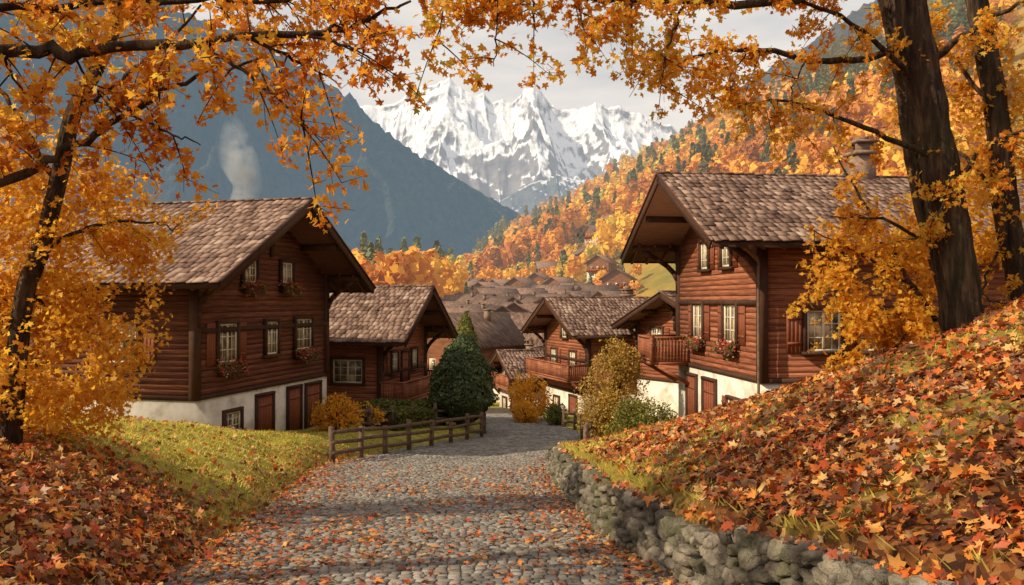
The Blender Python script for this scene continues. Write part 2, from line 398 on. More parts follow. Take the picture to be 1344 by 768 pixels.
keep=(abs(gxp)<.70*gyp+1)&((gxp<xl(gyp)-.05)|(gxp>xr(gyp)+.2))&(rng.random(N)<(1.0-.86*litter(gxp,gyp))*np.interp(gyp,[5,29],[.8,.4]))
gxp,gyp=gxp[keep],gyp[keep];n=len(gxp);gz=H(gxp,gyp)-.01
hgt=(.035+.055*rng.random(n))*(.5+.9*fbm(gxp,gyp,2,2));a=rng.random(n)*6.28;wd=.006+.006*rng.random(n)+.0004*gyp
lean=rng.normal(size=(n,2))*.05
edge=(gxp>xr(gyp))&(gxp<xr(gyp)+.5);lean[edge,0]-=.07;hgt[edge]*=1.5
b0=np.stack([gxp-np.cos(a)*wd,gyp-np.sin(a)*wd,gz],-1);b1=np.stack([gxp+np.cos(a)*wd,gyp+np.sin(a)*wd,gz],-1)
tp=np.stack([gxp+lean[:,0],gyp+lean[:,1],gz+hgt],-1)
tnt=np.clip(.35+.7*(fbm(gxp*.6,gyp*.6,6,3)-.1)+.5*(rng.random(n)-.5),0,1)
mesh_np('grass',np.stack([b0,b1,tp],1).reshape(-1,3),np.arange(n*3).reshape(-1,3),M_grass,tint=np.repeat(tnt,3))

# ------------------------------------------------------------------ chalets
def Rl(a): return np.array([[math.cos(a),0,-math.sin(a)],[0,1,0],[math.sin(a),0,math.cos(a)]])
def chalet(name,loc,ang,W,L,z0,zb,zr,slope,ovg=1.6,ovs=1.2,wins=(),doors=(),balc=(),wood=None,chim=(),brace=True,rowh=.33,yb=.8):
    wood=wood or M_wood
    root=empty(name,(loc[0],loc[1],0),ang)
    th=.16;a=math.atan(slope);ca=math.cos(a)
    zw=zr-th/ca-slope*W/2
    prism_xz('wall_core',[(0,zb),(W,zb),(W,zw),(W/2,zr-th/ca),(0,zw)],0,L,wood,root)
    b=Bx();b.add(W/2,L/2,(z0+zb)/2-.002,W+.10,L+.10,zb-z0);b.build('plaster_base',M_plas,root)
    b=Bx();b.add(W/2,L/2,zb+.05,W+.22,L+.22,.14);b.build('sill_beam',M_dark,root)
    P=Bx();z=zb+.13
    while z<zr-th/ca-.15:
        ph=random.uniform(.15,.21)
        hw=W/2 if z+ph<zw else (zr-th/ca-z-ph)/slope
        o=random.uniform(-.005,.008)
        if hw>.1:
            P.add(W/2,-.018-o/2,z+ph/2,2*hw,.046+o,ph-.009)
            P.add(W/2,L+.02,z+ph/2,2*hw,.05,ph-.009)
        if z+ph<zw+.05:
            P.add(-.018-o/2,L/2,z+ph/2,.046+o,L,ph-.009);P.add(W+.018+o/2,L/2,z+ph/2,.046+o,L,ph-.009)
        z+=ph
    P.build('wall_planks',wood,root)
    D=Bx()
    for cx in (0,W):
        for cy in (0,L): D.add(cx,cy,(zb+zw)/2,.26,.26,zw-zb)
    zs=zb+(zw-zb)*.52
    D.add(W/2,-.07,zs,W-.3,.14,.16)
    yv=-ovg+.12
    for fx in (0.0,.5,1.0,.24,.76):
        x=fx*W;z=zr-th/ca-slope*abs(x-W/2)-.13
        D.add(x,(yv+.4)/2,z,.17,.4-yv,.22)
        if brace and fx in (0.0,1.0,.5):
            Qs=[(x,-.05-(ovg*.72)*t**2.2,z-1.5+1.38*t) for t in np.linspace(0,1,6)]
            for p_,q_ in zip(Qs[:-1],Qs[1:]): D.beam(p_,q_,.14,.17)
            D.add(x,-.09,z-.9,.15,.12,1.7)
        if fx in(0.,1.): D.add(x+(-.25 if fx==0 else .25),L/2,z+.02,.1,L,.12)
    D.build('roof_purlins_and_posts',M_dark,root)
    hl=(W/2+ovs)/ca
    Lr=L+ovg+yb;yc=(L+yb-ovg)/2
    SO=Bx();SH=Bx();BG=Bx()
    for sgn in (-1,1):
        R=Rl(a*(-sgn));n=R[:,2]
        mid=np.array([W/2+sgn*(W/2+ovs)/2,yc,zr-slope*(W/2+ovs)/2])
        c=mid-n*(th*.5)
        SO.add(*c,hl,Lr-.02,th-.03,R)
        for ys in (-ovg-.03,L+yb+.03):
            c2=mid-n*(.13);BG.add(c2[0],ys,c2[2],hl+.05,.06,.30,R)
            c2=mid+n*(.02);BG.add(c2[0],ys-.02,c2[2],hl+.07,.12,.05,R)
        ex=W/2+sgn*(W/2+ovs);ez=zr-slope*(W/2+ovs)
        BG.add(ex+sgn*.03,yc,ez-.1,.05,Lr,.2)
        y=-ovg+.35
        while y<L+yb-.2:
            rc=np.array([W/2+sgn*(W/2+ovs*.5),y,zr-slope*(W/2+ovs*.5)])-n*(th+.05)
            SO.add(*rc,ovs*1.05/ca,.09,.12,R);y+=.62
        rows=int(hl/rowh)+1
        dirx=np.array([-sgn*math.cos(a),0,math.sin(a)])
        E=np.array([ex,0,ez])
        Rv=[Rl((a-.06+da)*(-sgn)) for da in (-.035,-.015,0,.012,.02)]
        for r_ in range(rows):
            s_=r_*rowh+.12
            if s_>hl: break
            y=-ovg-.05-random.random()*.2
            while y<L+yb:
                w=random.uniform(.18,.36)
                p=E+dirx*(s_+random.uniform(-.035,.035))+n*(.034+random.uniform(-.008,.018))
                yy0=max(y,-ovg-.06);yy1=min(y+w,L+yb+.06)
                if yy1-yy0>.05: SH.add(p[0],(yy0+yy1)/2,p[2],rowh*1.35,yy1-yy0-.008,.038,random.choice(Rv))
                y+=w
    y=-ovg-.05
    while y<L+yb:
        SH.add(W/2,y+.2,zr+.045+random.uniform(-.008,.008),.24,.42,.06);y+=.38
    SO.build('roof_soffit',M_soffit,root);BG.build('barge_boards',M_dark,root);SH.build('roof_shingles',M_shin,root)
    fr=Bx();gl=Bx();cs=Bx();sh=Bx();fb=Bx();fpos=[]
    def wb(B,face,r,z,o,sr,sz,so):
        if face=='g': B.add(r,-o,z,sr,so,sz)
        elif face=='s0': B.add(-o,r,z,so,sr,sz)
        else: B.add(W+o,r,z,so,sr,sz)
    for (face,r,z,w,h,shut,flow) in wins:
        wb(gl,face,r,z,.05,w,h,.012)
        for sx in(-1,1):
            wb(fr,face,r+sx*(w/2-.035),z,.075,.07,h,.05);wb(cs,face,r+sx*(w/2+.05),z,.095,.10,h+.2,.15)
        for sz_ in(-1,1):
            wb(fr,face,r,z+sz_*(h/2-.035),.074,w-.14,.07,.048)
            wb(cs,face,r,z+sz_*(h/2+.05),.10,w+.001 if sz_>0 else w+.3,.098,.17 if sz_>0 else .22)
        wb(fr,face,r,z,.08,.08,h-.14,.05)
        for kz in(-1,1): wb(fr,face,r,z+kz*h/6,.07,w-.15,.034,.03)
        for kx in(-1,1): wb(fr,face,r+kx*w/4,z,.069,.026,h-.15,.026)
        if shut:
            sw=w*.46
            for sx in(-1,1):
                cc=r+sx*(w/2+.11+sw/2)
                nb=4
                for kk in range(nb): wb(sh,face,cc-sw/2+(kk+.5)*sw/nb,z,.075,sw/nb-.008,h+.06,.035)
                for kz in(-.3,.3): wb(sh,face,cc,z+kz*h,.10,sw-.04,.07,.03)
        if flow:
            wb(fb,face,r,z-h/2-.28,.27,w+.25,.2,.24)
            for _ in range(380):
                o=.30+random.gauss(0,.11);rr=r+random.uniform(-.5,.5)*(w+.45);zz=z-h/2-.12+random.gauss(0,.10)-(.25*random.random() if o>.36 else 0)
                fpos.append((rr,-o,zz) if face=='g' else ((-o,rr,zz) if face=='s0' else (W+o,rr,zz)))
    for (face,r,z,w,h) in doors:
        nb=5
        for kk in range(nb): wb(sh,face,r-w/2+(kk+.5)*w/nb,z,.085,w/nb-.008,h,.04)
        for sx in(-1,1): wb(cs,face,r+sx*(w/2+.05),z,.10,.10,h+.1,.12)
        wb(cs,face,r,z+h/2+.06,.105,w+.2,.1,.14);wb(sh,face,r,z+h*.28,.115,w-.05,.08,.03)
    gl.build('window_panes',M_glass,root);fr.build('window_frames',M_frame,root);cs.build('window_casings',M_dark,root)
    sh.build('shutters_and_doors',M_shut,root);fb.build('flower_boxes',M_dark,root)
    if fpos:
        fp=np.array(fpos);m_=rng.random(len(fp))<.45
        leafcloud('flower_box_greenery',fp[~m_],.11,M_hedge,root,shape='kite');leafcloud('flower_blooms',fp[m_]+[0,0,.06],.085,M_flower,root,shape='kite')
    bl=Bx()
    for (x0,x1,zf,dp) in balc:
        bl.add((x0+x1)/2,-dp/2-.06,zf,x1-x0,dp,.12)
        bl.add((x0+x1)/2,-dp-.04,zf+.98,x1-x0+.1,.12,.08);bl.add((x0+x1)/2,-dp-.04,zf+.14,x1-x0,.07,.07)
        x=x0+.07
        while x<x1: bl.add(x,-dp-.04,zf+.55,.10,.03,.80);x+=.125
        for xe in(x0,x1):
            bl.add(xe,-dp/2-.05,zf+.98,.09,dp,.07);bl.add(xe,-dp-.04,zf+.5,.12,.12,1.05)
            y=.1
            while y<dp: bl.add(xe,-y-.05,zf+.52,.03,.10,.86);y+=.125
            bl.beam((xe,-.06,zf-.8),(xe,-dp+.2,zf-.08),.12,.14)
    bl.build('balcony',wood,root)
    for (cx,cy,cw,ch) in chim:
        cb=Bx();zt=zr-slope*abs(cx-W/2)
        cb.add(cx,cy,zt-.3+ch/2,cw,cw,ch+.6);cb.add(cx,cy,zt+ch+.05,cw+.2,cw+.2,.12);
        for q_ in(-1,1): cb.add(cx+q_*cw*.35,cy,zt+ch+.25,.1,cw,.3)
        cb.add(cx,cy,zt+ch+.44,cw+.25,cw+.15,.07);cb.add(cx,cy,zt+ch+.56,cw*.55,cw*.5,.16)
        cb.build('chimney',M_chim,root)
    return root
a=math.atan2(.97,.24);z1=-3.1
LW=[('g',1.6,-1.4,1.05,1.3,True,True),('g',4.35,-1.35,.8,1.2,False,False),('g',6.7,-1.3,1.25,1.2,False,True),
    ('g',2.9,1.02,.8,.8,False,True),('g',5.4,1.05,.8,.8,False,True),
    ('s0',2.6,-1.35,1.15,1.25,True,False),('s0',6.5,-1.35,1.15,1.25,True,False),
    ('g',1.9,-4.05,.9,.7,False,False)]
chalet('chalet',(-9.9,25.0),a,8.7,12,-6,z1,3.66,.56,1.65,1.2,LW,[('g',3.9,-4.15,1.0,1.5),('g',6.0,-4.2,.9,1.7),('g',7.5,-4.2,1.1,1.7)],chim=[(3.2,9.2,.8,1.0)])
a=math.atan2(-.993,.12)
RW=[('g',2.3,-.75,1.0,1.25,True,True),('g',5.3,-.75,1.05,1.25,True,True),('g',3.0,1.6,.75,.95,True,False),('g',5.0,1.6,.75,.95,True,False),
    ('s1',1.9,-.9,1.1,1.25,True,False),('s1',3.6,-.9,1.1,1.25,False,False),('s1',7,-.9,1.1,1.25,True,False),('g',5.6,-3.6,1.0,.8,True,False)]
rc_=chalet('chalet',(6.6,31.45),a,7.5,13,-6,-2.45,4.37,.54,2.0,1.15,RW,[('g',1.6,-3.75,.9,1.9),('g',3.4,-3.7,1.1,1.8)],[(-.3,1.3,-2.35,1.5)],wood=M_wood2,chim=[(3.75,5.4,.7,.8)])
t=Tubes();t.add(resample([(8.55,-1.2,1.75),(8.3,-.8,1.5),(7.85,-.28,1.2),(7.78,-.24,.7),(7.78,-.24,-1.5),(7.78,-.24,-4.6)],20),[.045]*20,8);t.build('drainpipe',M_fence,rc_)
a=math.atan2(.976,.22)
chalet('chalet',(-6.12,37.3),a,6.2,9,-7,-5.6,.69,.62,1.5,1.0,[('g',1.5,-3.0,.8,1.0,True,False),('g',4.3,-3.0,.8,1.0,True,False),('g',3.1,-1.2,.8,.8,False,False),('s0',1.6,-3.3,1.5,1.1,False,False),('s0',4.6,-3.3,1.2,1.1,False,False)],[('g',3.0,-3.4,.9,1.7)],[(-.2,6.3,-4.75,1.2)],wood=M_wood2,chim=[(1.9,6.3,.6,.9)])
a=math.atan2(-.94,.33)
chalet('chalet',(2.3,53.4),a,6.6,9,-8.5,-5.6,.2,.52,1.4,.9,[('g',1.6,-3.6,.9,1.0,True,True),('g',4.6,-3.6,.9,1.0,True,True),('g',3.3,-1.9,.8,.8,True,False),('g',2,-6.6,.8,.9,False,False),('s1',2.2,-3.6,1,1,True,False)],[('g',4.6,-6.8,1,1.9)],[(-.1,6.7,-4.75,1.3)],wood=M_wood2,chim=[(2,5,.6,.8)])
chalet('chalet',(7.2,45.6),math.atan2(-.8,.6),5.6,9,-7.5,-4.4,.45,.5,1.2,.9,[('g',1.5,-2.0,.8,1,True,False),('g',4,-2.0,.8,1,True,False),('s1',2,-2,1,1,True,False)],[],[],wood=M_wood2,chim=[(3.6,1.8,.6,.9)])
chalet('chalet',(-1.6,68.0),math.atan2(-.25,.95),7.5,9,-11,-7.2,-3.9,.5,1.2,.9,[('g',1.6,-6,.9,1,True,False),('g',3.8,-6,.9,1,True,False),('g',6,-6,.9,1,True,False),('g',2,-8.4,.9,1.1,False,False),('g',5,-8.4,.9,1.1,False,False)],[],[],wood=M_wood2,chim=[(2,5,.6,.8)],brace=False)
chalet('chalet',(-.9,61.5),math.atan2(-.95,.3),5.2,8,-10.5,-6.5,-3.7,.5,1.0,.8,[('g',1.4,-5.4,.9,1,True,False),('g',3.8,-5.4,.9,1,True,False),('g',1.5,-7.8,.9,1.1,False,False),('s1',2,-7.8,1,1.1,False,False)],[('g',3.8,-8,1,1.9)],[(0,5.2,-6.3,.9)],wood=M_wood2)

def house(b,d,W,L,hw,ang):
    x=b*d;z0=float(H(x,d));root=empty('chalet',(x,d,z0),ang)
    s=.62;zr=hw+s*W/2
    prism_xz('walls',[(-W/2,hw*.30),(W/2,hw*.30),(W/2,hw),(0,zr),(-W/2,hw)],-L/2,L/2,M_fwall,root)
    q=Bx();q.add(0,0,hw*.15-1.5,W+.08,L+.08,hw*.30+3);
    q.build('plaster_base',M_fbase,root)
    q=Bx();aa=math.atan(s);hl=(W/2+.9)/math.cos(aa)
    for sg in(-1,1):
        R=Rl(aa*(-sg));m=np.array([sg*(W/2+.9)/2,0,zr-s*(W/2+.9)/2])+R[:,2]*.12
        q.add(*m,hl,L+2.2,.22,R)
    q.build('roof',random.choice(M_froofs),root)
    cs_=random.choice((-1,1))
    q=Bx();q.add(cs_*W*.16,L*.15,zr-.15,.5,.5,1.1);q.add(cs_*W*.16,L*.15,zr+.45,.65,.65,.1);q.build('chimney',M_chim,root)
    q=Bx();g=Bx();f=Bx()
    for face in(-1,1):
        for k in(-.28,0,.28):
            for zz in(hw*.15,hw*.62):
                g.add(k*W,face*(L/2+.10),zz,.7,.06,.9);f.add(k*W,face*(L/2+.07),zz,.84,.06,1.04)
                f.add(face*(W/2+.07),k*L,zz,.06,.84,1.04);g.add(face*(W/2+.10),k*L,zz,.06,.7,.9)
                for sx in(-.68,.68): q.add(k*W+sx,face*(L/2+.07),zz,.4,.08,1.05)
        q.add(0,face*(L/2+.5),hw*.34,W*.95,1.0,.15);q.add(0,face*(L/2+1.0),hw*.34+.5,W*.95,.08,.9)
    q.build('shutters_and_balconies',M_shut,root);f.build('window_frames',M_frame,root);g.build('windows',M_glass,root)
HP=[(-.055,78),(.035,86),(.075,82),(-.03,92),(.012,98),(-.068,100),(.052,106),(-.045,112),(-.012,118),(.09,120),(.022,124),(-.06,130),(-.028,136),(.06,134),(.0,146),(.037,150),(-.048,154),(.085,150),(.115,146),(-.018,166),(-.07,168),(.018,172),(.055,174),(-.04,182),(.1,180),(.0,194),(.036,196),(-.062,200),(.125,198),(.075,204),(-.02,214),(.015,222),(.055,226),(-.045,232),(.105,230),(.0,248),(.035,250),(-.03,262),(.08,258),(.135,262),(.015,276),(.06,282),(-.05,286),(-.01,298),(.11,296),(.035,308),(-.03,326),(.0,340),(.09,338),(.128,330),(.05,350),(.02,372),(.065,390),(.108,395),(.13,420),(.09,440)]
for k,(b,d) in enumerate(HP):
    house(b+random.uniform(-.004,.004),d,random.uniform(6.5,9.5),random.uniform(7.5,11),random.uniform(4.4,5.8),random.choice([.15,-.3,.45,1.9,-.6,.7,1.35,1.6])+random.uniform(-.2,.2))

# ------------------------------------------------------------------ fences
def fence(pts,hgt=.95,name='wooden_fence',rails=(.35,.75),gap=1.6):
    b=Bx();P=[]
    for (x,y),(x2,y2) in zip(pts[:-1],pts[1:]):
        Ls=math.hypot(x2-x,y2-y);n=max(1,round(Ls/gap))
        for k in range(n): P.append((x+(x2-x)*k/n,y+(y2-y)*k/n))
    P.append(pts[-1])
    Q=[(x,y,float(H(x,y))) for x,y in P]
    for x,y,z in Q:
        b.beam((x,y,z-.2),(x+random.uniform(-.05,.05),y,z+hgt+random.uniform(-.04,.1)),.15,.15)
    for p,q_ in zip(Q[:-1],Q[1:]):
        for r_ in rails:
            b.beam((p[0]+.02,p[1]-.08,p[2]+r_*hgt+random.uniform(-.04,.04)),(q_[0]+.02,q_[1]-.08,q_[2]+r_*hgt+random.uniform(-.04,.04)),.06,.11)
    return b.build(name,M_fence)
fence([(-5.5,24.6),(-4.3,27.2),(-2.4,31.5),(-1.3,34.5)],1.0,rails=(.3,.62,.92))
fence([(-6.1,29.5),(-4.2,33.5),(-2.5,37)],.95)
fence([(-1.25,36),(-1.5,41),(-1.6,46)],.95)
fence([(2.9,33),(3.4,36.5),(2.6,40),(2.2,45)],.95)
fence([(2.5,27.6),(2.95,30.0),(3.5,33.0)],.95)

# ------------------------------------------------------------------ foliage builders
def blob_pts(ells,gap=.42,fs=1.2):
    out=[]
    for (x,y,z,rx,ry,rz,n) in ells:
        d=nrm(rng.normal(size=(n,3)));r=rng.random((n,1))**.42
        k=1+.45*(fbm(d[:,0]*2+x,d[:,1]*2+y,d[:,2]*2+z,2)-.5)[:,None]*2
        out.append(d*r*k*np.array([rx,ry,rz])+np.array([x,y,z]))
    P=np.concatenate(out)
    nz=fbm(P[:,0]*fs,P[:,1]*fs,P[:,2]*fs,3)
    return P[nz>gap]
def tint_of(P,s=.6,base=.0,k=.6):
    return np.clip(base+.9*k*fbm(P[:,0]*s,P[:,1]*s,P[:,2]*s,2)+(1-k)*1.1*rng.random(len(P)),0,1)
def shrub(name,ells,size,mat,gap=.38,shape='kite',base=0.,fs=1.4):
    root=empty(name,(0,0,0))
    P=blob_pts(ells,gap,fs)
    leafcloud('leaves',P,size*(.7+.6*rng.random(len(P))),mat,root,tint=tint_of(P,1.1,base),shape=shape)
    t=Tubes()
    for (x,y,z,rx,ry,rz,n) in ells:
        zg=float(H(x,y))
        for k in range(6):
            an=random.random()*6.28;t.add(resample([(x+random.uniform(-.1,.1),y+random.uniform(-.1,.1),zg-.1),(x+.3*rx*math.cos(an),y+.3*ry*math.sin(an),z),(x+.75*rx*math.cos(an),y+.75*ry*math.sin(an),z+.6*rz)],7),np.linspace(.03,.008,7),5)
    t.build('stems',M_bark,root)
    return root
g=lambda x,y:float(H(x,y))
shrub('orange_shrub',[(-6.4,29.3,g(-6.4,29.3)+.6,.9,.7,.75,2200),(-5.6,31,g(-5.6,31)+.5,.7,.6,.6,1200)],.12,M_yel)
def hedge(name,x0,y0,x1,y1,w,h,n,mat=M_hedge):
    t=rng.random(n);f=rng.random((n,2));face=rng.random(n)
    L=math.hypot(x1-x0,y1-y0);ux,uy=(x1-x0)/L,(y1-y0)/L
    a=(f[:,0]-.5)*w;zz=f[:,1]*h
    top=face<.4;zz[top]=h+rng.normal(size=top.sum())*.05
    sd=~top;a[sd]=np.sign(a[sd])*w/2+rng.normal(size=sd.sum())*.06
    x=x0+(x1-x0)*t-uy*a;y=y0+(y1-y0)*t+ux*a
    P=np.stack([x,y,H(x,y)+zz+.16*(fbm(x*2,y*2,zz,2)-.5)],-1)
    root=empty(name)
    leafcloud('leaves',P,.09+.05*rng.random(n),mat,root,tint=tint_of(P,1.5),shape='kite')
    b=Bx();b.beam((x0,y0,g(x0,y0)+h*.45),(x1,y1,g(x1,y1)+h*.45),w*.8,h*.85);b.build('branch_core',M_bark,root)
hedge('hedge',-6.3,34.5,-3.2,36.6,1.0,1.0,5000)
hedge('hedge',-4.9,31.8,-3.6,34.2,.8,.75,3000)
def evergreen(name,x,y,h,r,n=6500,round_=.7,mat=M_green,sz=.16):
    z0=g(x,y);root=empty(name,(0,0,0));u=rng.random(n);th=rng.random(n)*6.28
    prof=r*(np.sin(np.pi*np.clip(u,0,1)**round_)**.7*.95+.06)*(1-.25*u)
    lob=1+.32*(fbm(np.cos(th)*2.2+x,np.sin(th)*2.2,u*7,2)-.5)*2
    rr=prof*lob*(1-.35*rng.random(n)**2)
    P=np.stack([x+rr*np.cos(th),y+rr*np.sin(th),z0+.15+u*(h-.15)],-1)
    nr=np.stack([np.cos(th),np.sin(th),.5+0*th],-1)
    leafcloud('needle_sprays',P,sz*(.7+.6*rng.random(n)),mat,root,tint=np.clip(.15+.6*fbm(P[:,0]*2,P[:,1]*2,P[:,2]*2,2)+.5*(rng.random(n)-.3),0,1),shape='kite',normals=nr)
    t=Tubes();t.add([(x,y,z0-.2),(x,y,z0+h*.5),(x,y,z0+h*.95)],[.12*r,.08*r,.01],7);t.build('trunk',M_bark,root)
evergreen('evergreen_tree',-2.2,36.5,4.15,1.66,14000,round_=.86)
evergreen('evergreen_tree',-3.6,62,7.2,1.4,5000,round_=.8,mat=M_hedge,sz=.24)
evergreen('evergreen_tree',3.3,64,4.4,1.2,2500,round_=.7,sz=.2)
shrub('clipped_bush',[(4.6,27.7,g(4.6,27.7)+.82,1.3,.9,.95,8500)],.09,M_hedge,.28,base=.15)
shrub('yellow_shrub',[(1.0,45,g(1,45)+1.2,1.3,1.1,1.35,3800),(.8,43.5,g(.8,43.5)+.5,.8,.8,.7,1500)],.16,M_yel,.36)
shrub('clipped_bush',[(2.3,41.5,g(2.3,41.5)+.5,.7,.7,.6,2200)],.1,M_hedge,.3)
M_olive=leafmat('olive_leaf',[(0,(.18,.10,.025)),(.5,(.50,.31,.06)),(1,(.72,.48,.12))],.4,mott=.1)
shrub('tall_autumn_shrub',[(3.9,30.5,g(3.9,30.5)+1.7,1.25,1.0,1.5,8500),(4.0,30.6,g(3.9,30.5)+3.0,.9,.8,1.0,4600),(3.4,30.2,g(3.9,30.5)+1.1,.9,.8,1.0,3400)],.10,M_olive,.43,fs=2.2)
shrub('clipped_bush',[(5.9,27.0,g(5.9,27)+.35,.6,.5,.45,1800)],.09,M_hedge,.3)

# ------------------------------------------------------------------ foreground trees
def tree(name,limbs,leafm,dens=1.0,lsize=.12,extra=None,base=0.,droop=.22,sub=4.2,shape='maple',twl=(.3,.8),extra_size=None):
    root=empty(name);t=Tubes();LP=[]
    for (pts,r0,r1,leafy) in limbs:
        big=r0>.12
        n=max(6,len(pts)*5) if not big else len(pts)*16
        P=resample(pts,n);Lt=np.linalg.norm(np.diff(P,axis=0),axis=1).sum()
        if not big: P=P+np.concatenate([[[0,0,0]],rng.normal(size=(n-1,3))*.022*min(1,Lt/2)])
        rad=np.linspace(r0,r1,n)
        if big: rad=rad*(1+.45*np.exp(-np.arange(n)/(n*.06)))
        t.add(P,rad,40 if big else 6,.03 if big else .18,ridge=.30 if big else 0)
        if leafy<=0: continue
        m=int(Lt*sub*leafy*dens)+1
        for k in range(m):
            f=random.uniform(.06,1.0);i=min(int(f*(n-1)),n-2);p=P[i];T=nrm(P[i+1]-P[i])
            dr=nrm(T*.6+rng.normal(size=3)*.75+np.array([0,0,-.02]))
            L=random.uniform(*twl);s=np.linspace(0,1,6)[:,None]
            Q=p+dr*L*s+np.array([0,0,-droop])*L*s*s
            t.add(Q,np.linspace(.009,.003,6),4)
            stems=[Q]
            for w in range(4):
                j=random.randint(1,5);d2=nrm(dr*.5+rng.normal(size=3)*.8+np.array([0,0,-.2]));L2=random.uniform(.12,.36)
                Q2=Q[j]+d2*L2*np.linspace(0,1,4)[:,None]
                t.add(Q2,np.linspace(.004,.002,4),3);stems.append(Q2)
            for q_ in stems:
                nl=int(11*(1.3 if q_ is Q else 1))
                idx=rng.random(nl)*.85+.15;jj=idx*(len(q_)-1);a_=jj.astype(int).clip(0,len(q_)-2);fr_=(jj-a_)[:,None]
                LP.append(q_[a_]*(1-fr_)+q_[a_+1]*fr_+rng.normal(size=(nl,3))*.05)
    LP=np.concatenate(LP);sz=lsize*(.5+.8*rng.random(len(LP)))
    if extra is not None:
        es=(extra_size or lsize)*(.6+.7*rng.random(len(extra)))
        LP=np.concatenate([LP,extra]);sz=np.concatenate([sz,es])
    t.build('trunk_and_branches',M_bark,root)
    leafcloud('leaves',LP,sz,leafm,root,tint=tint_of(LP,.9,base,.5),up=.25,shape=shape)
    print(name,len(LP))
    return root
s_=S
gl_=g(-6.9,7)
# out-of-view leaf clumps and their limbs, added to throw dappled shade on the near path
shade_leaves=blob_pts([(-8.5,4.5,5.0,2.0,2.2,1.3,1100),(-6.5,3.4,5.6,2.0,1.6,1.0,600)],.50,.9)
tree('maple_tree',[
 ([(-6.9,7,gl_-.2),(-6.8,7,.6),(-6.6,7,2.2),(-6.4,7.1,4.5),(-6.2,7.2,6)],.26,.12,0),
 ([(-6.7,7,2.6),(-7.5,6.0,4.0),(-8.3,4.8,5.0)],.1,.03,0),
 ([(-6.5,7,3.4),(-6.8,5.0,4.9),(-6.8,3.8,5.6)],.08,.03,0),
 ([(-6.8,7,1.9),s_(0,64,7),s_(110,66,7),s_(240,52,7),s_(400,42,7.2),s_(480,28,7.4),s_(540,2,7.5)],.07,.012,.7),
 ([(-6.85,7,.4),s_(0,240,7.5),s_(90,195,7.5),s_(165,150,7.5),s_(240,105,7.4),s_(340,75,7.2)],.055,.012,.55),
 ([s_(240,52,7),s_(320,95,7),s_(375,140,6.9),s_(405,168,6.8)],.02,.006,1.4),
 ([s_(330,50,7),s_(400,85,7.4),s_(440,105,7.6)],.02,.006,1.3),
 ([s_(400,42,7.2),s_(450,58,7.2),s_(495,66,7.2)],.018,.006,1.1),
 ([s_(165,150,7.5),s_(225,175,7.3),s_(265,190,7.2)],.015,.005,.6),
 ([s_(90,66,7),s_(120,110,7.2),s_(160,150,7.1)],.015,.005,.7),
 ([s_(0,64,7),s_(20,110,7.2),s_(60,150,7.1)],.015,.005,.9),
 ([(-6.6,7,3.2),s_(0,-60,7.3),s_(200,-50,7.5),s_(400,-60,7.8),s_(540,-85,8)],.08,.02,1.2),
 ([(-6.6,7,2.6),s_(-20,10,8.3),s_(200,0,8.6),s_(350,0,8.8),s_(470,-12,9)],.05,.02,1.5),
 ],M_ora,1.12,.095,extra=shade_leaves,extra_size=.24,base=0.02)
gb=g(-7.3,12)
crown=blob_pts([S(30,290,11.8)+(1.5,1.3,1.2,5600),S(95,400,12.3)+(1.4,1.2,1.2,5600),S(15,460,11.6)+(1.5,1.2,1.2,6000),S(70,520,12.6)+(1.2,.9,.7,4600),S(165,325,12.6)+(.7,.6,.4,1200),S(0,200,11.5)+(1.0,1.,.9,2400),S(140,255,12.4)+(.75,.7,.5,1200),S(130,470,12.5)+(.8,.7,.6,1800)],.48,1.9)
tree('leaning_maple_tree',[
 ([(-7.3,11.6,gb-.3),S(30,405,11.4),S(52,330,11.3),S(75,240,11.2),S(95,150,11),S(130,80,11),S(160,0,11),S(190,-110,11)],.125,.07,0),
 ([S(75,240,11.2),S(30,170,11),S(0,120,11),S(-60,60,11)],.05,.02,.6),
 ([S(95,150,11),S(150,110,10.8),S(210,60,10.6),S(260,10,10.4)],.045,.015,.4),
 ([S(52,330,11.3),S(110,300,11.6),S(180,290,12),S(235,300,12.2)],.035,.01,.8),
 ([S(40,380,11.4),S(80,420,12),S(130,440,12.4),S(190,450,12.6)],.03,.01,.7),
 ([S(30,400,11.4),S(0,440,11.4),S(-40,450,11.5)],.03,.01,.6),
 ([S(130,80,11),S(60,20,11),S(-40,-20,11)],.04,.015,.8),
 ],M_yel,1.0,.10,extra=crown,base=-.03)
g1=g(8.0,13)
